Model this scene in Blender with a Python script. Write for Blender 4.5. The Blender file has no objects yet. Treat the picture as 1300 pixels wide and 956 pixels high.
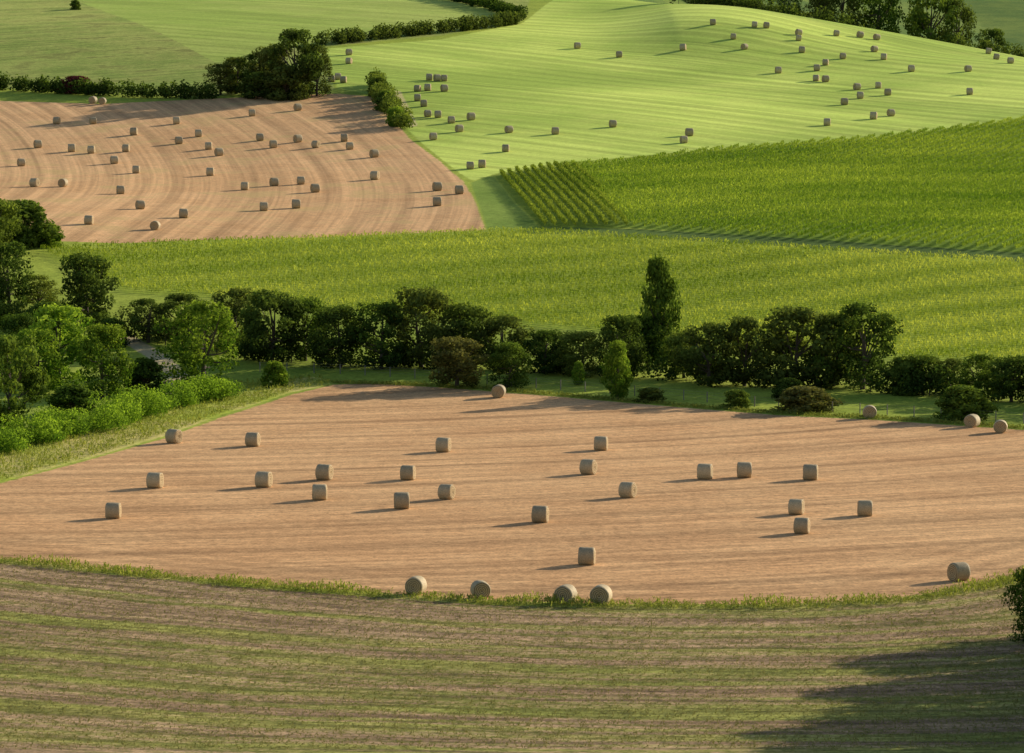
import bpy, math, numpy as np
from mathutils import Vector
rng = np.random.default_rng(7)
sc = bpy.context.scene
sc.view_settings.view_transform = 'Standard'
sc.view_settings.look = 'None'
sc.view_settings.exposure = 0

# ------------------------------------------------------------------ camera
CZ = 43.0; PITCH = math.radians(5.45); F = 4937.0
cam = bpy.data.cameras.new("camera"); co = bpy.data.objects.new("camera", cam)
sc.collection.objects.link(co); sc.camera = co
co.location = (0, 0, CZ); co.rotation_euler = (math.pi/2-PITCH, 0, 0)
cam.sensor_width = 36; cam.lens = 36*F/1300; cam.clip_start = 1; cam.clip_end = 6000

# ------------------------------------------------------------------ terrain
ty = np.arange(-600, 2400, 2.0)
def table(pts, sig=16):
    p = np.array(pts, float); z = np.interp(ty, p[:, 0], p[:, 1])
    k = np.arange(-60, 61, 2.0); g = np.exp(-k**2/(2*sig**2)); g /= g.sum()
    zp = np.pad(z, len(k)//2, mode='edge')
    return np.convolve(zp, g, mode='valid')
near = [(-600, 46), (-40, 43), (0, 40), (60, 27), (120, 13), (180, 4), (230, .8), (285, 0), (430, 0), (470, 2),
        (560, 10), (640, 14), (676, 15.5), (823, 27.6)]
TL = table(near+[(900, 37), (1000, 45), (1100, 51), (1400, 72), (1700, 92), (2400, 95)])
TR = table(near+[(880, 34.5), (930, 39.8), (965, 39), (1020, 31), (1100, 29), (1300, 50), (1600, 80), (2400, 90)])
def ss(a, b, x):
    t = np.clip((x-a)/(b-a), 0, 1); return t*t*(3-2*t)
def H(X, Y):
    X = np.asarray(X, float); Y = np.asarray(Y, float)
    zl = np.interp(Y, ty, TL); zr = np.interp(Y, ty, TR)
    zr = zr - 0.2*(np.clip(X, 38, 160)-75)*ss(790, 935, Y)
    w = ss(15, 65, X)*ss(820, 900, Y)
    z = zl*(1-w)+zr*w
    a = ss(470, 650, Y)
    z = z + a*(0.7*np.sin(X/31+Y/90)+0.5*np.sin(Y/41+X/60+1)) + 0.12*np.sin(X/17+.5)*np.sin(Y/23)
    z = z + 1.6*ss(-25, -75, X)*ss(440, 520, Y)*(1-ss(560, 640, Y))
    return z
TS = np.arange(60, 1900, 1.0)
def P(u, v):
    """ground point seen along a bearing/depression surveyed off the photo"""
    dx = (u-650)/F; dv = (478-v)/F
    fy = math.cos(PITCH)+dv*math.sin(PITCH); fz = -math.sin(PITCH)+dv*math.cos(PITCH)
    X = dx*TS; Y = fy*TS; Z = CZ+fz*TS
    d = Z-H(X, Y); i = int(np.argmax(d < 0)) if (d < 0).any() else len(TS)-1
    if i == 0: i = 1
    t = TS[i-1]+(d[i-1]/(d[i-1]-d[i]) if d[i-1] != d[i] else 0)
    return (dx*t, fy*t)
def W(x, y): return ('w', x, y)
def poly(pts): return np.array([(p[1], p[2]) if p[0] == 'w' else P(*p) for p in pts])
def segdist(X, Y, a, b):
    ab = b-a; t = np.clip(((X-a[0])*ab[0]+(Y-a[1])*ab[1])/max(ab@ab, 1e-9), 0, 1)
    return np.hypot(X-a[0]-t*ab[0], Y-a[1]-t*ab[1])
def sdf(X, Y, pg):
    d = np.full(X.shape, 1e9); ins = np.zeros(X.shape, bool); n = len(pg)
    for i in range(n):
        a, b = pg[i], pg[(i+1) % n]
        d = np.minimum(d, segdist(X, Y, a, b))
        c = ((a[1] > Y) != (b[1] > Y))
        xi = (b[0]-a[0])*(Y-a[1])/(b[1]-a[1]+1e-12)+a[0]
        ins ^= (c & (X < xi))
    return np.where(ins, d, -d)
def sline(X, Y, pl, w):
    d = np.full(X.shape, 1e9)
    for i in range(len(pl)-1): d = np.minimum(d, segdist(X, Y, pl[i], pl[i+1]))
    return w-d

botcurve = [(0, 712), (160, 728), (300, 742), (500, 757), (620, 765), (800, 770), (1000, 770), (1150, 762), (1240, 748), (1300, 735)]
Z = {}
Z['pasture'] = poly([(-600, 95), (0, 112), (265, 122), (425, 114), (410, 60), (560, 45), (660, 28), W(5, 1010), W(0, 1500), W(-600, 1500)])
Z['paddock'] = poly([(95, 0), (180, 32), (275, 80), (345, 62), (410, 58), (560, 42), (655, 25), (625, 12), (575, 1), W(-20, 1100), W(-90, 1100)])
Z['farhill'] = poly([W(12, 1050), W(40, 985), W(80, 972), W(300, 965), W(900, 950), W(900, 2300), W(10, 2300)])
Z['mown'] = poly([(480, 122), (428, 112), (414, 62), (560, 50), (662, 30), (690, 8), W(15, 1030), W(60, 975), W(150, 965), W(300, 955), W(300, 790),
                  (1300, 150), (1100, 175), (900, 190), (700, 208), (628, 221), (600, 230), (562, 203), (528, 175), (505, 150)])
Z['farstub'] = poly([(-500, 118), (0, 128), (130, 132), (300, 124), (430, 119), (476, 123), (498, 150), (520, 176), (558, 204), (588, 230), (603, 255), (616, 292),
                     (480, 298), (300, 303), (150, 309), (70, 306), (40, 292), (0, 268), (-500, 200)])
Z['maizeB'] = poly([(790, 206), (900, 192), (1100, 177), (1300, 152), (1500, 130), (1500, 342), (1300, 321), (1100, 309), (1000, 303), (800, 289), (740, 250), (700, 212)])
Z['maizeR'] = poly([(628, 224), (700, 212), (740, 214), (800, 289), (690, 290), (655, 258)])
Z['maizeA'] = poly([(45, 318), (150, 313), (300, 306), (480, 300), (620, 295), (690, 294), (800, 302), (950, 311), (1100, 321), (1300, 333), (1500, 350),
                    (1500, 470), (1300, 462), (1150, 458), (1000, 440), (800, 425), (640, 412), (420, 398), (300, 380), (160, 372), (90, 340)])
Z['track'] = poly([(598, 232), (626, 222), (652, 256), (686, 291), (620, 294), (606, 256)])
Z['verge'] = poly([(-300, 690), (0, 612), (120, 580), (210, 553), (290, 524), (370, 498), (425, 487), (400, 478), (300, 488), (150, 533), (0, 575), (-300, 660)])
Z['rough'] = poly([W(-300, 400), (-400, 680)]+botcurve+[(1500, 680), W(300, 420), W(700, 150), W(700, -400), W(-700, -400), W(-700, 250)])
Z['stubble'] = poly([(-300, 685), (0, 614), (120, 582), (210, 556), (290, 527), (370, 501), (425, 488), (470, 487), (560, 492), (700, 503), (850, 516), (1000, 528), (1110, 533),
                     (1300, 546), (1500, 560), (1500, 677)]+botcurve[::-1]+[(-400, 680)])
edge = poly([(-400, 680)]+botcurve+[(1500, 680)])
path1 = poly([(95, 395), (130, 412), (165, 432), (200, 452), (225, 476), (215, 500)])
midline = poly([(690, 292), (800, 296), (1000, 307), (1100, 315), (1300, 327), (1500, 345)])
strip = poly([(503, 116), (514, 138), (524, 160)])

xs = np.concatenate([np.arange(-900, -160, 20), np.arange(-160, 165, 1.0), np.arange(180, 901, 20)])
ys = np.concatenate([np.arange(-400, 205, 8), np.arange(206, 1012, 1.0), np.arange(1016, 2300, 12)])
GX, GY = np.meshgrid(xs, ys); gx, gy = GX.ravel(), GY.ravel(); gz = H(gx, gy)

def mesh_from(name, V, Q, mats, midx=None, attrs=None, smooth=False):
    me = bpy.data.meshes.new(name); V = np.asarray(V, np.float32); Q = np.asarray(Q, np.int32)
    me.vertices.add(len(V)); me.vertices.foreach_set('co', V.ravel())
    me.loops.add(Q.size); me.loops.foreach_set('vertex_index', Q.ravel())
    me.polygons.add(len(Q)); me.polygons.foreach_set('loop_start', np.arange(0, Q.size, Q.shape[1], dtype=np.int32))
    for m in mats: me.materials.append(m)
    if midx is not None: me.polygons.foreach_set('material_index', np.asarray(midx, np.int32))
    me.polygons.foreach_set('use_smooth', np.full(len(Q), smooth))
    me.update(calc_edges=True)
    for k, a in (attrs or {}).items():
        at = me.attributes.new(k, 'FLOAT', 'POINT'); at.data.foreach_set('value', np.asarray(a, np.float32))
    return me
def add(name, me, loc=(0, 0, 0), rot=(0, 0, 0), scl=(1, 1, 1)):
    o = bpy.data.objects.new(name, me); o.location = loc; o.rotation_euler = rot; o.scale = scl
    sc.collection.objects.link(o); return o

# ------------------------------------------------------------------ node helper
class NT:
    def __init__(s, name):
        s.m = bpy.data.materials.new(name); s.m.use_nodes = True; s.t = s.m.node_tree; s.t.nodes.clear()
        s.out = s.t.nodes.new('ShaderNodeOutputMaterial')
    def put(s, sock, v):
        if isinstance(v, bpy.types.NodeSocket): s.t.links.new(v, sock)
        elif isinstance(v, (tuple, list)) and len(v) == 3 and sock.type == 'RGBA': sock.default_value = (*v, 1)
        else: sock.default_value = v
    def n(s, ty, **kw):
        nd = s.t.nodes.new(ty)
        for k, v in kw.items(): setattr(nd, k, v)
        return nd
    def math(s, op, a, b=0.0, c=None, clamp=False):
        nd = s.n('ShaderNodeMath', operation=op, use_clamp=clamp); s.put(nd.inputs[0], a); s.put(nd.inputs[1], b)
        if c is not None: s.put(nd.inputs[2], c)
        return nd.outputs[0]
    def sm(s, x, a, b):
        nd = s.n('ShaderNodeMapRange', interpolation_type='SMOOTHSTEP'); s.put(nd.inputs[0], x); nd.inputs[1].default_value = a; nd.inputs[2].default_value = b
        return nd.outputs[0]
    def lin(s, x, a, b, c, d):
        nd = s.n('ShaderNodeMapRange'); s.put(nd.inputs[0], x)
        for i, v in enumerate((a, b, c, d)): nd.inputs[i+1].default_value = v
        return nd.outputs[0]
    def mix(s, f, a, b, bt='MIX'):
        nd = s.n('ShaderNodeMix', data_type='RGBA', blend_type=bt); s.put(nd.inputs[0], f); s.put(nd.inputs[6], a); s.put(nd.inputs[7], b)
        return nd.outputs[2]
    def scale(s, c, f):
        nd = s.n('ShaderNodeVectorMath', operation='SCALE'); s.put(nd.inputs[0], c); s.put(nd.inputs[3], f); return nd.outputs[0]
    def attr(s, name): return s.n('ShaderNodeAttribute', attribute_name=name).outputs['Fac']
    def noise(s, vec, sc_, det=3, ro=.55):
        nd = s.n('ShaderNodeTexNoise'); s.put(nd.inputs['Vector'], vec); nd.inputs['Scale'].default_value = sc_
        nd.inputs['Detail'].default_value = det; nd.inputs['Roughness'].default_value = ro; return nd.outputs['Fac']
    def mapping(s, vec, scl, rotz=0):
        nd = s.n('ShaderNodeMapping'); s.put(nd.inputs[0], vec); nd.inputs['Scale'].default_value = scl; nd.inputs['Rotation'].default_value = (0, 0, rotz); return nd.outputs[0]
    def comb(s, x, y, z=0.0):
        nd = s.n('ShaderNodeCombineXYZ'); s.put(nd.inputs[0], x); s.put(nd.inputs[1], y); s.put(nd.inputs[2], z); return nd.outputs[0]
    def dist(s, pos, c):
        nd = s.n('ShaderNodeVectorMath', operation='MULTIPLY'); s.put(nd.inputs[0], pos); nd.inputs[1].default_value = (1, 1, 0)
        n2 = s.n('ShaderNodeVectorMath', operation='DISTANCE'); s.put(n2.inputs[0], nd.outputs[0]); n2.inputs[1].default_value = (c[0], c[1], 0)
        return n2.outputs['Value']

# ------------------------------------------------------------------ ground materials (lower valley / upper slopes)
def ground_mat(name, lower):
    g = NT(name)
    pos = g.n('ShaderNodeNewGeometry').outputs['Position']
    sx = g.n('ShaderNodeSeparateXYZ'); g.put(sx.inputs[0], pos)
    nbig = g.noise(pos, .018, 1); nmid = g.noise(pos, .11, 3, .6); nfine = g.noise(pos, 1.1, 3, .7); nmic = g.noise(pos, 4.5, 1, .7)
    def stripes(r, period, sharp=None):
        s_ = g.math('MULTIPLY_ADD', g.math('SINE', g.math('MULTIPLY', r, 2*math.pi/period)), .5, .5)
        if sharp: s_ = g.math('POWER', s_, sharp)
        return s_
    def swaths(r, f, along=.012, a=.34, b=.66, ax=0):
        """irregular bands across r, drawn out along the working direction"""
        return g.sm(g.noise(g.comb(g.math('MULTIPLY', r, f), g.math('MULTIPLY', sx.outputs[ax], along)), 1.0, 2, .65), a, b)
    k_ = g.math('ADD', g.math('MULTIPLY', nfine, .55), g.math('MULTIPLY', nmic, .45))
    def body(c1, c2, contrast=.35, big=.5):
        f = g.sm(g.math('ADD', g.math('MULTIPLY', nbig, big), g.math('MULTIPLY', nmid, 1-big)), .36, .64)
        return g.scale(g.mix(f, c1, c2), g.lin(k_, .32, .68, 1-contrast, 1+contrast))
    def warped(r, amp): return g.math('ADD', r, g.math('MULTIPLY', g.math('SUBTRACT', nmid, .5), amp))
    def over(prev, zn, col, w=.25, amp=1.2):
        x = g.math('ADD', g.attr('z_'+zn), g.math('MULTIPLY', g.math('SUBTRACT', nfine, .5), amp))
        return g.mix(g.sm(x, -w, w), prev, col)
    col = body((.20, .26, .035), (.29, .34, .05), .45)
    und = body((.22, .29, .03), (.28, .34, .045), .4)
    if not lower:
        pas = body((.20, .255, .055), (.32, .34, .09), .42, .35)
        pas = g.scale(pas, g.lin(swaths(g.dist(pos, (-300, 1500)), .45), 0, 1, .80, 1.1))
        pas = g.scale(pas, g.lin(g.sm(nmid, .55, .66), 0, 1, 1, .66)); col = over(col, 'pasture', pas)
        pad = body((.26, .34, .065), (.33, .39, .09), .28)
        pad = g.scale(pad, g.lin(swaths(g.dist(pos, (500, 1900)), .3), 0, 1, .80, 1.1)); col = over(col, 'paddock', pad)
        col = over(col, 'farhill', body((.08, .135, .028), (.15, .20, .04), .35))
        mown = body((.37, .49, .085), (.48, .56, .12), .22, .6)
        rm = g.dist(pos, (-420, 250))
        mown = g.scale(mown, g.lin(stripes(warped(rm, 2.5), 7.5), 0, 1, .88, 1.06))
        mown = g.scale(mown, g.lin(swaths(rm, .35, .004), 0, 1, .82, 1.12))
        mown = g.scale(mown, g.lin(swaths(rm, 1.1, .01), 0, 1, .92, 1.07))
        mown = g.scale(mown, g.lin(nbig, .35, .65, .80, 1.10))
        col = over(col, 'mown', mown)
        fs = body((.53, .31, .15), (.62, .38, .195), .32, .4)
        rf = g.dist(pos, (-620, 600))
        fs = g.scale(fs, g.lin(swaths(rf, .42, .004, ax=1), 0, 1, .80, 1.10))
        fs = g.scale(fs, g.lin(swaths(rf, 1.4, .012, ax=1), 0, 1, .86, 1.1))
        fs = g.scale(fs, g.lin(stripes(warped(rf, .7), 12.0, 14), 0, 1, 1.0, .78))
        fs = g.mix(g.math('MULTIPLY', g.sm(nmid, .50, .68), .45), fs, (.38, .29, .11))
        col = over(col, 'farstub', fs)
        col = over(col, 'maizeA', und)
        col = over(col, 'maizeB', body((.13, .20, .02), (.17, .24, .03), .35))
        col = over(col, 'maizeR', body((.11, .17, .02), (.15, .21, .025), .3))
        col = over(col, 'midline', body((.06, .10, .02), (.1, .15, .03), .3))
        col = over(col, 'track', body((.13, .20, .03), (.19, .26, .045), .35))
        col = over(col, 'strip', body((.42, .38, .16), (.5, .44, .24), .25))
    else:
        col = over(col, 'maizeA', und)
        col = over(col, 'path', body((.45, .36, .21), (.38, .33, .17), .25))
        col = over(col, 'verge', body((.32, .38, .05), (.50, .43, .15), .5, .2))
        rd = g.attr('z_rough')
        rw = g.math('ADD', rd, g.math('MULTIPLY', g.math('SUBTRACT', nmid, .5), 1.9))
        band = g.noise(g.comb(g.math('MULTIPLY', rw, .22), g.math('MULTIPLY', sx.outputs[0], .014)), 1.0, 2, .6)
        thin = g.noise(g.comb(g.math('MULTIPLY', rw, 1.1), g.math('MULTIPLY', sx.outputs[0], .09)), 1.0, 2, .6)
        top = g.sm(rd, 34, 12)
        f = g.sm(g.math('ADD', g.math('ADD', band, g.math('MULTIPLY', top, .05)), g.math('MULTIPLY', g.math('SUBTRACT', k_, .5), .6)), .43, .60)
        ro = g.mix(f, body((.22, .23, .05), (.30, .28, .075), .65), body((.28, .185, .105), (.37, .25, .145), .65))
        ro = g.scale(ro, g.lin(thin, .35, .65, .60, 1.22))
        ro = g.scale(ro, g.lin(stripes(rw, 4.6, 4), 0, 1, 1.0, .72))
        col = over(col, 'rough', ro)
        st = body((.49, .28, .135), (.58, .35, .175), .44, .4)
        rs = g.dist(pos, (-60, 540))
        st = g.scale(st, g.lin(swaths(rs, .40, .006), 0, 1, .82, 1.11))
        st = g.scale(st, g.lin(swaths(rs, 1.5, .05), 0, 1, .86, 1.12))
        st = g.scale(st, g.lin(stripes(warped(rs, .8), 13.0, 22), 0, 1, 1.0, .74))
        hd = g.math('MULTIPLY', g.sm(rd, -13, -11), g.lin(stripes(warped(rd, .5), 3.2), 0, 1, .0, .20))
        st = g.scale(st, g.math('SUBTRACT', 1.0, hd))
        col = over(col, 'stubble', st)
        col = over(col, 'edge', body((.30, .34, .05), (.46, .40, .13), .45, .2), .3, 1.6)
    bs = g.n('ShaderNodeBsdfPrincipled'); g.put(bs.inputs['Base Color'], col); bs.inputs['Roughness'].default_value = .95
    bs.inputs['Specular IOR Level'].default_value = .05
    bs.inputs['Sheen Weight'].default_value = .5; bs.inputs['Sheen Roughness'].default_value = .6
    g.put(bs.inputs['Sheen Tint'], col)
    g.put(g.out.inputs[0], bs.outputs[0]); return g.m

attrs = {'z_'+k: np.clip(sdf(gx, gy, p), -200, 200) for k, p in Z.items()}
attrs['z_path'] = sline(gx, gy, path1, 1.3)
attrs['z_midline'] = sline(gx, gy, midline, 4.2)
attrs['z_strip'] = sline(gx, gy, strip, .9)
attrs['z_edge'] = sline(gx, gy, edge, 1.1)
nx, ny = len(xs), len(ys); idx = np.arange(nx*ny).reshape(ny, nx)
Q = np.stack([idx[:-1, :-1], idx[:-1, 1:], idx[1:, 1:], idx[1:, :-1]], -1).reshape(-1, 4)
mi = (gy[Q[:, 0]] > 475).astype(int)
add('ground', mesh_from('ground', np.stack([gx, gy, gz], 1), Q, [ground_mat('valley_ground', True), ground_mat('upland_ground', False)], mi, attrs=attrs, smooth=True))

# ------------------------------------------------------------------ leaf materials
def leafmat(name, dark, light, trans=.45, alt=None):
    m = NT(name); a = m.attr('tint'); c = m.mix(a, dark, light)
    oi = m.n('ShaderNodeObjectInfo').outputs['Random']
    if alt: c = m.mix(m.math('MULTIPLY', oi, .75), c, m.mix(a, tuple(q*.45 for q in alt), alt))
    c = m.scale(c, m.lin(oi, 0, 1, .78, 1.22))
    d = m.n('ShaderNodeBsdfDiffuse'); m.put(d.inputs[0], c)
    t = m.n('ShaderNodeBsdfTranslucent'); m.put(t.inputs[0], m.mix(1.0, c, (1.0, 1.0, .55), 'MULTIPLY'))
    mx = m.n('ShaderNodeMixShader'); mx.inputs[0].default_value = trans
    m.put(mx.inputs[1], d.outputs[0]); m.put(mx.inputs[2], t.outputs[0]); m.put(m.out.inputs[0], mx.outputs[0]); return m.m
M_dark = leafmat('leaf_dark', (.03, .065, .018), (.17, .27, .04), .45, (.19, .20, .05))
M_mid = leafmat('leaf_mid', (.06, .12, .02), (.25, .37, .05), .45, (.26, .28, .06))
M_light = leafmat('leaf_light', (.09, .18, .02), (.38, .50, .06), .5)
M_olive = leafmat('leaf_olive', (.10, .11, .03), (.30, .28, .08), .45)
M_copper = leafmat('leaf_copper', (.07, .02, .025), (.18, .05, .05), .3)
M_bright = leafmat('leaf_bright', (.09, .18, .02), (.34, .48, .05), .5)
M_maize = leafmat('maize_leaf', (.25, .34, .03), (.66, .68, .13), .5)
M_maizeg = leafmat('maize_leaf_green', (.20, .32, .03), (.52, .60, .09), .5)
M_grass = leafmat('grass_blade', (.20, .26, .04), (.55, .52, .14), .5)
M_thatch = leafmat('dry_grass', (.22, .24, .05), (.44, .34, .17), .4)
b = NT('bark'); p_ = b.n('ShaderNodeBsdfPrincipled'); p_.inputs['Roughness'].default_value = .9
oc = b.n('ShaderNodeTexCoord').outputs['Object']
b.put(p_.inputs['Base Color'], b.mix(b.noise(oc, 4, 4), (.05, .035, .02), (.14, .11, .08))); b.put(b.out.inputs[0], p_.outputs[0]); M_bark = b.m

def unit(v): return v/np.maximum(np.linalg.norm(v, axis=1, keepdims=True), 1e-9)
def leaves(C, outv, size, r):
    n = len(C); nrm = unit(outv+r.normal(size=(n, 3))*.75); u = unit(np.cross(nrm, r.normal(size=(n, 3)))); v = np.cross(nrm, u)
    s = size*r.uniform(.6, 1.3, (n, 1))
    V = np.stack([C-u*s, C+v*s*.62, C+u*s, C-v*s*.62], 1).reshape(-1, 3)
    return V, np.arange(4*n).reshape(n, 4)
def tube(path, rad, sides=6):
    path = np.array(path, float); n = len(path); V = []
    for i in range(n):
        d = path[min(i+1, n-1)]-path[max(i-1, 0)]; d /= np.linalg.norm(d)+1e-9
        a = np.cross(d, [0, 1, 0.1]); a /= np.linalg.norm(a)+1e-9; b_ = np.cross(d, a)
        for k in range(sides):
            t = 2*math.pi*k/sides; V.append(path[i]+rad[i]*(a*math.cos(t)+b_*math.sin(t)))
    Q_ = [[i*sides+k, i*sides+(k+1) % sides, (i+1)*sides+(k+1) % sides, (i+1)*sides+k] for i in range(n-1) for k in range(sides)]
    return np.array(V), np.array(Q_)
def join(parts):
    V = []; Q_ = []; mi = []; t = []; o = 0
    for v, q, m, ti in parts:
        V.append(v); Q_.append(q+o); mi.append(np.full(len(q), m)); t.append(ti if np.ndim(ti) else np.full(len(v), ti)); o += len(v)
    return np.concatenate(V), np.concatenate(Q_), np.concatenate(mi), np.concatenate(t)
def tree_mesh(name, seed, shape, ncl, nlf, lsize, h0=.1, c0=.7, c1=1.4):
    """tree 10 high, 10 wide, foot at the origin"""
    r = np.random.default_rng(seed); parts = []; cl = []
    while len(cl) < ncl:
        z = r.uniform(h0, 1); a = r.uniform(0, 6.283)
        if shape == 'round': R = math.sqrt(max(0, 1-(abs(z-.45)/.56)**2.3))
        elif shape == 'tall':
            z = h0+(1-h0)*((len(cl)+r.uniform())/ncl)**1.05
            R = (math.sin(math.pi*min(1, (z-h0)/(1-h0))**.8)**.5)*(1-.25*z)
        else: R = (1-z**2.4)**.5
        rr = R*r.uniform(.12, 1)**.42*(1+.18*math.sin(3*a+seed)+(.10*math.sin(7*z*3+a*2) if shape != 'tall' else 0))
        cr = r.uniform(c0, c1)*(1.0 if shape != 'tall' else .85)
        cl.append((rr*math.cos(a)*4.0, rr*math.sin(a)*4.0, max(cr*.5, min(z*10, 10-cr*.8)), cr))
    cl = np.array(cl)
    top = 7.5 if shape != 'bush' else 4
    lean = r.normal(size=2)*.3
    tp = [(0, 0, -.4), (lean[0]*.3, lean[1]*.3, 2), (lean[0], lean[1], 4.5), (lean[0]*1.4, lean[1]*1.4, top)]
    tp = tp if shape != 'bush' else [(0, 0, -.3), (.1, .1, 1), (.1, 0, 2.5), (0, 0, 4)]
    v, q = tube(tp, [.34, .26, .17, .06], 8); parts.append((v, q, 1, .5))
    for c in cl[r.permutation(len(cl))[:16]]:
        k = r.uniform(.25, .8)*top; base = np.array([np.interp(k, [t[2] for t in tp], [t[0] for t in tp]), np.interp(k, [t[2] for t in tp], [t[1] for t in tp]), min(k, c[2])])
        e = c[:3]; md = (base+e)/2+[0, 0, -.25]
        v, q = tube([base, md, e], [.12, .08, .03], 5); parts.append((v, q, 1, .5))
    for c in cl:
        n = int(nlf*(c[3]/.9)**2); d = unit(r.normal(size=(n, 3))); rad = c[3]*r.uniform(.45, 1.12, (n, 1))**.6
        C = c[:3]+d*rad*[1.05, 1.05, .9]; C[:, 2] = np.maximum(C[:, 2], .05)
        cc = C-np.array([0, 0, 4.2]); v, q = leaves(C, d+unit(cc)*.6, lsize, r)
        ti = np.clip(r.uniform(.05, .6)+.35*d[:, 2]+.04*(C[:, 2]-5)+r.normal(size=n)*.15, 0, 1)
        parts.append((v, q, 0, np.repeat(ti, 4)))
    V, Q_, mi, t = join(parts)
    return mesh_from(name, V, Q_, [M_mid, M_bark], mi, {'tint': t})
TM = {'r': [tree_mesh('broadleaf_a', 1, 'round', 70, 62, .24), tree_mesh('broadleaf_b', 2, 'round', 60, 68, .25, .07), tree_mesh('broadleaf_c', 3, 'round', 75, 58, .22, .06),
            tree_mesh('broadleaf_d', 9, 'round', 95, 60, .21, .06, .55, 1.15)],
      't': [tree_mesh('poplar', 14, 'tall', 115, 56, .24, .08)],
      'b': [tree_mesh('shrub_a', 5, 'bush', 60, 34, .42, .02, 1.0, 1.9), tree_mesh('shrub_b', 6, 'bush', 70, 30, .4, .02, 1.0, 1.8)]}
def place_tree(x, y, h, w, kind, mat, name=None):
    me = TM[kind][int(rng.integers(len(TM[kind])))]
    nm = name or {'r': 'broadleaf_tree', 't': 'poplar_tree', 'b': 'shrub'}[kind]
    o = add(nm, me, (x, y, float(H(x, y))-.05), (0, 0, rng.uniform(0, 6.28)), (w/9.4, w/9.4, h/10))
    o.material_slots[0].link = 'OBJECT'; o.material_slots[0].material = mat
    return o
def T(u, vb, vt, wpx, kind, mat, name=None):
    x, y = P(u, vb); k = y/F/math.cos(PITCH); return place_tree(x, y, (vb-vt)*k*1.03, wpx*k*1.05, kind, mat, name)

D_, MI, L_, O_ = M_dark, M_mid, M_light, M_olive
for a in [
 # left group
 (12, 402, 310, 80, 'r', D_), (-40, 400, 300, 90, 'r', D_), (48, 398, 350, 60, 'r', MI), (110, 412, 322, 82, 'r', D_), (30, 312, 256, 75, 'b', MI), (-10, 325, 250, 80, 'r', MI), (62, 312, 284, 40, 'b', L_),
 (75, 492, 390, 95, 'r', L_), (130, 506, 414, 75, 'r', L_), (12, 545, 428, 95, 'r', MI), (-40, 560, 430, 100, 'r', MI), (45, 500, 420, 70, 'r', L_), (28, 470, 400, 70, 'r', D_), (60, 440, 385, 60, 'b', D_),
 (258, 492, 384, 104, 'r', L_), (350, 491, 459, 32, 'b', L_), (182, 497, 455, 50, 'b', D_), (90, 525, 488, 60, 'b', MI), (140, 440, 405, 40, 'b', D_),
 # tree row
 (188, 435, 380, 70, 'r', D_), (232, 430, 374, 70, 'r', D_), (300, 440, 368, 78, 'r', D_), (345, 462, 370, 88, 'r', D_), (388, 458, 378, 70, 'r', MI),
 (432, 466, 390, 80, 'r', D_), (484, 468, 386, 80, 'r', D_), (535, 466, 368, 92, 'r', D_), (592, 466, 386, 80, 'r', D_),
 (580, 492, 428, 84, 'r', O_), (645, 492, 436, 60, 'r', MI), (640, 470, 400, 70, 'r', D_), (690, 474, 420, 70, 'r', D_), (738, 478, 422, 66, 'r', MI), (786, 480, 402, 64, 'r', D_),
 (836, 466, 330, 62, 't', MI), (822, 464, 398, 90, 'r', D_), (868, 480, 420, 60, 'r', MI), (784, 507, 434, 46, 't', L_), (735, 489, 459, 20, 't', L_),
 (900, 490, 412, 84, 'r', D_), (945, 490, 404, 74, 'r', D_), (1008, 492, 392, 108, 'r', D_), (1058, 490, 400, 80, 'r', D_), (1095, 494, 387, 100, 'r', D_), (1150, 500, 452, 50, 'b', MI),
 (1172, 500, 450, 60, 'r', MI), (1206, 500, 456, 56, 'r', D_), (1242, 506, 450, 60, 'r', MI), (1284, 510, 452, 72, 'r', D_), (1340, 515, 440, 80, 'r', D_), (1400, 520, 430, 90, 'r', D_),
 (1022, 522, 491, 74, 'b', O_), (1222, 532, 490, 68, 'b', MI), (935, 518, 495, 34, 'b', MI), (825, 510, 492, 36, 'b', D_), (1000, 505, 480, 40, 'b', D_),
 # copse on the hill
 (280, 120, 82, 50, 'r', D_), (300, 119, 74, 52, 'r', D_), (322, 121, 70, 46, 'r', D_), (345, 122, 58, 58, 'r', D_), (376, 124, 40, 66, 'r', D_), (402, 122, 60, 44, 'r', D_), (362, 126, 84, 50, 'b', D_), (330, 124, 92, 50, 'b', D_),
 (97, 118, 97, 42, 'b', M_copper, 'copper_shrub'), (96, 12, 0, 14, 'b', MI), (482, 122, 98, 26, 'b', MI), (490, 140, 116, 28, 'b', MI), (503, 160, 136, 26, 'b', L_),
 # right edge
 (1304, 815, 722, 66, 'r', MI)]:
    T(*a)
for x, y, h, w, m_ in [(84, 995, 17, 12, D_), (93, 998, 20, 15, MI), (107, 1000, 20, 14, MI), (114, 1003, 18, 12, D_), (123, 1000, 12, 10, D_), (78, 990, 11, 9, D_),
                       (70, 984, 9, 8, D_), (62, 984, 9, 8, D_), (54, 984, 8, 8, D_), (47, 985, 8, 7, D_)]:
    place_tree(x, y, h, w, 'r', m_)
for x, y, h, w in [(45, 266, 9, 9), (50, 257, 12, 12), (41, 252, 9, 8), (44, 245, 11, 10), (40, 237, 11, 9), (46, 236, 12, 11), (39, 229, 11, 9), (46, 227, 12, 11), (52, 244, 13, 12), (38, 221, 11, 9), (45, 217, 12, 11), (41, 259, 7, 8)]:
    place_tree(x, y, h, w, 'r', MI)

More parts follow.
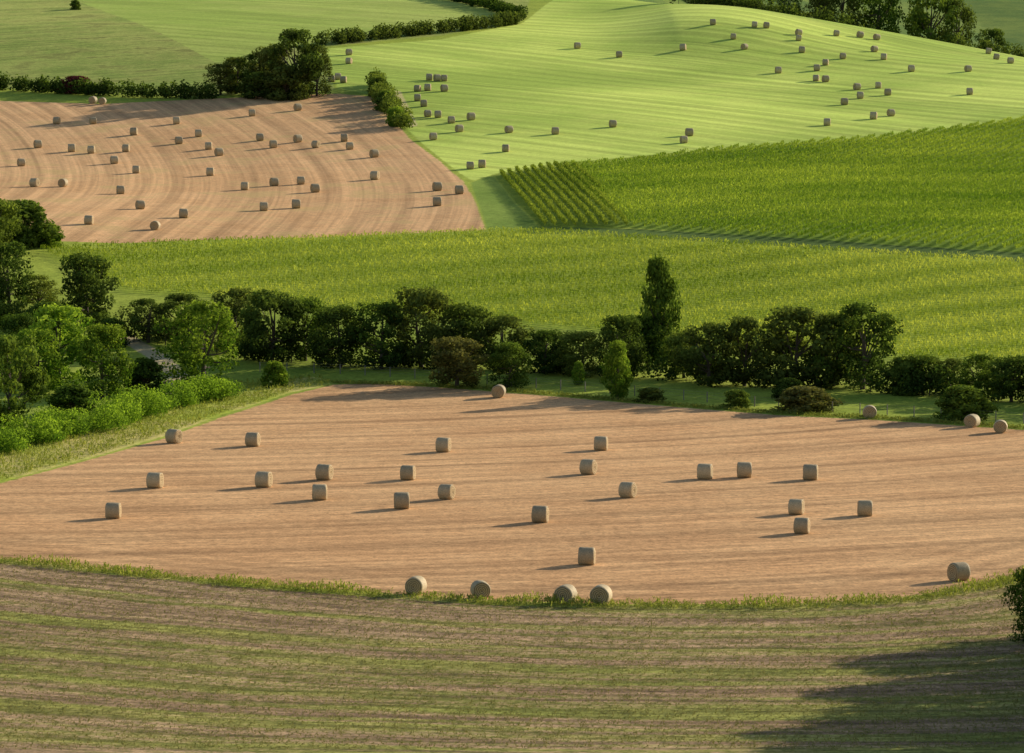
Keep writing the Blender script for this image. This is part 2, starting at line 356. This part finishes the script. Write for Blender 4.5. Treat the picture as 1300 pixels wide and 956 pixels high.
# ------------------------------------------------------------------ hedges
def hedge(pl, h, w, mat, name='hedgerow', lsize=.2, dens=1.0, seed=1, vary=.3):
    r = np.random.default_rng(seed); parts = []; pl = np.asarray(pl)
    for i in range(len(pl)-1):
        a, b_ = pl[i], pl[i+1]; L = np.linalg.norm(b_-a); n = max(1, int(L/(w*.28)*dens))
        for _ in range(n):
            c = a+(b_-a)*r.uniform(); c = c+r.normal(size=2)*w*.2; cr = w*r.uniform(.25, .45); hh = h*r.uniform(1-vary, 1+vary)
            z0 = float(H(c[0], c[1])); m = int(60*(cr/.8)**2/(lsize/.2)**2)+12
            d = unit(r.normal(size=(m, 3))); rad = r.uniform(.4, 1.1, (m, 1))**.6
            C = np.array([c[0], c[1], z0+hh*.5])+d*rad*[cr, cr, hh*.5]
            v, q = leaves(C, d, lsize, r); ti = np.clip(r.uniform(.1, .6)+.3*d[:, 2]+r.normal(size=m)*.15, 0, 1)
            parts.append((v, q, 0, np.repeat(ti, 4)))
        k = max(2, int(L/6))
        for j in range(k):
            c = a+(b_-a)*(j+.5)/k; z0 = float(H(c[0], c[1]))
            v, q = tube([(c[0], c[1], z0-.2), (c[0]+.1, c[1], z0+h*.4), (c[0]+.2, c[1]+.1, z0+h*.75)], [.08, .06, .03], 5); parts.append((v, q, 1, .5))
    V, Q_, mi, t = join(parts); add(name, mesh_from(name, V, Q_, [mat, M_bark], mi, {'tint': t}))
hedge(poly([(-150, 108), (0, 114), (100, 120), (200, 124), (270, 126)]), 2.9, 3.4, M_dark, lsize=.3, seed=2, dens=2)
hedge(poly([(408, 58), (480, 50), (560, 42), (620, 36), (660, 30)]), 2.8, 3.6, M_dark, lsize=.3, seed=3, dens=2)
hedge(poly([(660, 24), (625, 12), (575, 1), (540, -8)]), 2.6, 3.4, M_dark, lsize=.3, seed=4, dens=2)
hedge(poly([(476, 108), (484, 128), (500, 150), (512, 163)]), 3, 3.4, M_mid, lsize=.26, seed=5, dens=1.6)
hedge(poly([(280, 455), (400, 462), (500, 466), (640, 470), (760, 476), (880, 484), (1000, 492), (1140, 500), (1300, 508), (1450, 516)]), 3.6, 4.5, M_dark, lsize=.22, seed=6)
hedge(poly([(150, 432), (230, 440), (290, 452)]), 3.2, 4, M_dark, lsize=.22, seed=7)
hedge(poly([(-60, 590), (0, 572), (70, 558), (150, 540), (220, 520), (284, 504)]), 2.5, 5.0, M_bright, lsize=.13, seed=8, name='bracken_hedgerow', vary=.45, dens=1.3)
hedge(poly([(-40, 420), (20, 412), (70, 414), (130, 418)]), 3, 5, M_dark, seed=9)
hedge(np.array([(38, 978), (60, 974), (84, 972)]), 4, 4, M_dark, lsize=.35, seed=10)
hedge(np.array([(108, 962), (125, 960), (150, 958)]), 3.2, 3.6, M_dark, lsize=.35, seed=11)
hedge(np.array([(20, 1190), (60, 1180), (110, 1165), (160, 1165), (240, 1190)]), 8, 16, M_dark, lsize=.8, seed=12, name='distant_woodland')

# ------------------------------------------------------------------ maize
def blades(name, X, Y, hts, nb, reach, width, mat, seed, tintfn=None, up=.35):
    r = np.random.default_rng(seed); n = len(X); z = H(X, Y)
    X = np.repeat(X, nb); Y = np.repeat(Y, nb); z = np.repeat(z, nb); h = np.repeat(hts, nb); N_ = n*nb
    a = r.uniform(0, 2*np.pi, N_); dx, dy = np.cos(a), np.sin(a); px, py = -dy, dx
    R = reach*r.uniform(.6, 1.2, N_); zb = h*r.uniform(up, .85, N_); w = width*r.uniform(.7, 1.2, N_)*.5
    b0 = np.stack([X, Y, z+zb*.8], 1); m0 = np.stack([X+dx*R*.5, Y+dy*R*.5, z+np.minimum(zb+.28*h, h)], 1); t0 = np.stack([X+dx*R, Y+dy*R, z+zb+.05*h], 1)
    P_ = np.stack([px, py, np.zeros(N_)], 1)*w[:, None]
    V = np.stack([b0-P_*.6, b0+P_*.6, m0-P_, m0+P_, t0-P_*.2, t0+P_*.2], 1).reshape(-1, 3)
    k = np.arange(N_)[:, None]*6
    Q_ = np.concatenate([k+[0, 1, 3, 2], k+[2, 3, 5, 4]], 0)
    ti = np.repeat(r.uniform(0, 1, n), nb)*.4+r.uniform(0, 1, N_)*.35
    if tintfn is not None: ti = ti+tintfn(X, Y)
    ti = np.clip(np.repeat(ti, 6), 0, 1)
    add(name, mesh_from(name, V, Q_, [mat], None, {'tint': ti}))
def rows(pg, dirv, rs_, step, seed, inset=.3, jit=.12):
    r = np.random.default_rng(seed); d = np.array(dirv, float); d /= np.linalg.norm(d); nn = np.array([-d[1], d[0]])
    s = pg@d; t = pg@nn; S, T_ = np.meshgrid(np.arange(s.min(), s.max(), step), np.arange(t.min(), t.max(), rs_))
    S = S.ravel()+r.normal(size=S.size)*step*.3; T_ = T_.ravel()+r.normal(size=T_.size)*jit
    X = S*d[0]+T_*nn[0]; Y = S*d[1]+T_*nn[1]; k = sdf(X, Y, pg) > inset
    return X[k], Y[k]
def patch(X, Y): return .26*np.sin(X/19+Y/31)*np.sin(Y/13-X/40)+.10*np.sin(X/5.3+Y/7)*np.sin(Y/4.1)+.08
r1 = np.random.default_rng(3)
X, Y = rows(Z['maizeA'], (1, .55), 1.3, .36, 1, jit=.07)
blades('maize_crop', X, Y, .85+.10*r1.normal(size=len(X)), 4, .45, .095, M_maize, 11, lambda x, y: patch(x, y)+.25*ss(30, 60, x)+(.22+.2*ss(20, 60, x))*np.sin((y-.55*x)/2.3+np.sin(x/13)))
p0 = np.array(P(690, 288)); p1 = np.array(P(634, 222))
X, Y = rows(Z['maizeB'], (.42, 1), 1.9, .27, 2, jit=.10)
blades('maize_crop', X, Y, 1.0+.10*r1.normal(size=len(X)), 4, .48, .12, M_maizeg, 12, lambda x, y: patch(x, y)+.14*np.sin((y-.6*x)/3.4+np.sin(x/11)))
X, Y = rows(Z['maizeR'], p1-p0, 1.5, .24, 3, jit=.1)
blades('maize_crop', X, Y, 1.15+.1*r1.normal(size=len(X)), 5, .42, .13, M_maizeg, 13, lambda x, y: patch(x, y)+.30)

# ------------------------------------------------------------------ grasses
def scatter(pg, dens, seed, xr=None):
    r = np.random.default_rng(seed); lo, hi = pg.min(0), pg.max(0); n = int((hi-lo).prod()*dens)
    X = r.uniform(lo[0], hi[0], n); Y = r.uniform(lo[1], hi[1], n); k = sdf(X, Y, pg) > .1; return X[k], Y[k]
def along(pl, n, spread, seed):
    r = np.random.default_rng(seed); L = np.concatenate([[0], np.cumsum(np.linalg.norm(np.diff(pl, axis=0), axis=1))]); s = r.uniform(0, L[-1], n)
    return np.interp(s, L, pl[:, 0])+r.normal(size=n)*spread, np.interp(s, L, pl[:, 1])+r.normal(size=n)*spread
X, Y = scatter(Z['verge'], 5, 21)
blades('verge_grass', X, Y, r1.uniform(.25, .7, len(X)), 3, .28, .07, M_grass, 31, up=.1)
X, Y = along(edge, 6500, .8, 22)
blades('verge_grass', X, Y, r1.uniform(.12, .6, len(X))*(.5+.5*(np.sin(X/1.7)*np.sin(X/4.3+1)+1)), 4, .25, .06, M_grass, 32, up=.1)
fgp = np.array([(-55, 212), (58, 212), (72, 300), (-66, 320)], float)
X, Y = scatter(fgp, 8, 23); k = sdf(X, Y, Z['rough']) > .2; X, Y = X[k], Y[k]
blades('thatch_grass', X, Y, r1.uniform(.05, .22, len(X)), 3, .18, .045, M_thatch, 33, up=.1)
X, Y = along(poly([(425, 486), (560, 490), (700, 501), (850, 514), (1000, 526), (1110, 531), (1300, 544), (1450, 555)]), 3500, .6, 24)
blades('verge_grass', X, Y, r1.uniform(.1, .45, len(X)), 4, .25, .07, M_grass, 34, up=.1)

# ------------------------------------------------------------------ fence
M_w = NT('weathered_wood'); pw = M_w.n('ShaderNodeBsdfPrincipled'); oc = M_w.n('ShaderNodeTexCoord').outputs['Object']
M_w.put(pw.inputs['Base Color'], M_w.mix(M_w.noise(oc, 6), (.16, .13, .10), (.3, .27, .22))); pw.inputs['Roughness'].default_value = .9; M_w.put(M_w.out.inputs[0], pw.outputs[0])
def fence(pl):
    L = np.concatenate([[0], np.cumsum(np.linalg.norm(np.diff(pl, axis=0), axis=1))]); s = np.arange(0, L[-1], 3.2)
    X = np.interp(s, L, pl[:, 0]); Y = np.interp(s, L, pl[:, 1]); z = H(X, Y); parts = []
    for i in range(len(s)):
        v, q = tube([(X[i], Y[i], z[i]-.3), (X[i], Y[i], z[i]+1.15)], [.06, .055], 6); parts.append((v, q, 0, .5))
    for hh in (.45, .8, 1.08):
        v, q = tube(np.stack([X, Y, z+hh], 1), [.008]*len(s), 4); parts.append((v, q, 0, .5))
    V, Q_, mi, t = join(parts); add('post_and_wire_fence', mesh_from('post_and_wire_fence', V, Q_, [M_w.m], mi))
fence(poly([(330, 472), (420, 474), (520, 480), (700, 494), (850, 506), (1000, 520), (1110, 526), (1300, 538), (1420, 548)]))

# ------------------------------------------------------------------ bales
nw = NT('net_wrapped_straw'); oc = nw.n('ShaderNodeTexCoord').outputs['Object']
c = nw.mix(nw.noise(nw.mapping(oc, (9, 1.5, 1.5)), 2.0, 4, .7), (.32, .24, .13), (.66, .53, .31))
c = nw.scale(c, nw.lin(nw.noise(oc, 14, 2), .3, .7, .75, 1.25))
c = nw.scale(c, nw.lin(nw.n('ShaderNodeObjectInfo').outputs['Random'], 0, 1, .8, 1.15))
q1 = nw.n('ShaderNodeBsdfPrincipled'); nw.put(q1.inputs['Base Color'], c); q1.inputs['Roughness'].default_value = .75; nw.put(nw.out.inputs[0], q1.outputs[0])
be = NT('straw_end'); oc = be.n('ShaderNodeTexCoord').outputs['Object']
nd = be.n('ShaderNodeVectorMath', operation='MULTIPLY'); be.put(nd.inputs[0], oc); nd.inputs[1].default_value = (0, 1, 1)
ln = be.n('ShaderNodeVectorMath', operation='LENGTH'); be.put(ln.inputs[0], nd.outputs[0])
rr = be.math('ADD', ln.outputs['Value'], be.math('MULTIPLY', be.noise(oc, 3, 3), .12))
s_ = be.math('SINE', be.math('MULTIPLY', rr, 46.0))
c = be.mix(be.lin(s_, -1, 1, 0, 1), (.22, .15, .07), (.66, .48, .25)); c = be.scale(c, be.lin(be.noise(oc, 18, 3, .7), .3, .7, .65, 1.25))
q2 = be.n('ShaderNodeBsdfPrincipled'); be.put(q2.inputs['Base Color'], c); q2.inputs['Roughness'].default_value = .9; be.put(be.out.inputs[0], q2.outputs[0])
def bale_mesh(seed):
    r = np.random.default_rng(seed); S = 36; R = .72; hw = .62
    prof = [(-hw+.03, .003), (-hw+.0, .15), (-hw-.02, .3), (-hw, .45), (-hw-.01, .58), (-hw+.02, .66), (-hw+.07, .705), (-.4, .722), (-.2, .715), (0, .728), (.2, .715), (.4, .722),
            (hw-.07, .705), (hw-.02, .66), (hw+.01, .58), (hw, .45), (hw+.02, .3), (hw, .15), (hw-.03, .003)]
    V = []; ph = r.uniform(0, 6, 4)
    for x, q in prof:
        for k in range(S):
            t = 2*math.pi*k/S; e = 1+.015*math.sin(2*t+ph[0])+.012*math.sin(5*t+ph[1]+3*x)+r.normal()*.006
            y = q*e*math.cos(t); z = q*e*math.sin(t); z = max(z, -.665)
            V.append((x+.012*math.sin(3*t+ph[2])*(q/R)+r.normal()*.008, y, z))
    n = len(prof); Q_ = []; mi = []
    for i in range(n-1):
        for k in range(S):
            Q_.append((i*S+k, i*S+(k+1) % S, (i+1)*S+(k+1) % S, (i+1)*S+k)); mi.append(1 if (i < 5 or i >= n-6) else 0)
    return mesh_from('hay_bale', np.array(V), Q_, [nw.m, be.m], mi, smooth=True)
BM = [bale_mesh(s) for s in range(4)]
def bale(u, v, ang=None, sc_=1.0):
    x, y = P(u, v); k = y/F; x, y = P(u, v+.66*sc_/k)
    z = float(H(x, y)); a = math.radians(ang if ang is not None else rng.normal(8, 16))
    e = .6; gx_ = (float(H(x+e, y))-float(H(x-e, y)))/(2*e); tilt = -math.atan(gx_*math.cos(a))
    sz = sc_*rng.uniform(.95, 1.05)
    add('hay_bale', BM[int(rng.integers(4))], (x, y, z+.64*sz), (0, tilt, a), (sz,)*3)
for u, v in [(321, 558), (197, 610), (335, 609), (412, 600), (406, 625), (144, 648), (563, 565), (518, 600), (567, 624), (510, 636), (763, 563), (747, 593),
             (797, 622), (686, 653), (745, 706), (895, 599), (945, 597), (1029, 600), (1011, 643), (1018, 667), (1098, 645)]: bale(u, v, rng.normal(-12, 9))
for u, v, a in [(221, 554, -35), (1217, 726, 30), (528, 743, 72), (610, 748, 100), (718, 754, 68), (763, 755, 75), (633, 497, 80), (1104, 523, 85), (1234, 534, 60), (1270, 541, 80)]: bale(u, v, a)
for u, v in [(48, 183), (72, 153), (118, 153), (27, 206), (44, 232), (91, 188), (116, 190), (113, 279), (145, 203), (160, 188), (170, 167), (173, 215), (153, 241), (178, 260),
             (224, 153), (227, 178), (233, 271), (252, 169), (265, 185), (267, 218), (278, 193), (311, 236), (320, 143), (335, 262), (330, 174), (347, 183), (348, 231), (376, 259),
             (378, 176), (400, 239), (401, 183), (382, 229), (437, 175), (444, 185), (475, 195), (476, 223), (555, 237), (583, 241), (555, 256), (378, 136)]: bale(u, v)
for u, v, a in [(80, 232, 70), (197, 286, 80), (118, 127, 70), (130, 128, 80)]: bale(u, v, a)
for u, v in [(545, 98), (555, 99), (564, 99), (530, 112), (543, 111), (564, 112), (530, 124), (538, 131), (543, 144), (556, 145), (573, 152), (583, 163), (598, 148), (550, 173), (597, 210), (612, 208),
             (646, 164), (642, 188), (705, 166), (778, 157), (786, 69), (733, 58), (868, 177), (875, 168), (867, 60), (905, 28), (931, 46), (945, 59), (958, 31), (973, 32), (988, 89), (1014, 41),
             (1014, 48), (1018, 63), (1048, 79), (1062, 42), (1092, 44), (1070, 71), (1037, 86), (1036, 99), (1048, 100), (1113, 47), (1110, 62), (1122, 72), (1157, 87), (1072, 129), (1092, 121),
             (1088, 110), (1115, 108), (1127, 117), (1050, 155), (1109, 147), (1131, 143), (1231, 116), (1229, 87), (1255, 65), (1265, 72), (1283, 77), (421, 100), (429, 97), (436, 101), (443, 66), (443, 77)]: bale(u, v)

# ------------------------------------------------------------------ light
el, az = math.radians(17), math.radians(52)
s = Vector((math.cos(el)*math.sin(az), math.cos(el)*math.cos(az), math.sin(el)))
sl = bpy.data.lights.new('sun', 'SUN'); sl.energy = 5.0; sl.angle = math.radians(.5); sl.color = (1, .90, .72)
so = bpy.data.objects.new('sun', sl); sc.collection.objects.link(so); so.rotation_euler = s.to_track_quat('Z', 'Y').to_euler()
w = bpy.data.worlds.new('World'); sc.world = w; w.use_nodes = True; wt = w.node_tree
bg = wt.nodes['Background']; sk = wt.nodes.new('ShaderNodeTexSky'); sk.sky_type = 'NISHITA'; sk.sun_disc = False; sk.sun_elevation = el; sk.sun_rotation = az
wt.links.new(sk.outputs[0], bg.inputs[0]); bg.inputs[1].default_value = .125
print('verts', sum(len(m.vertices) for m in bpy.data.meshes))
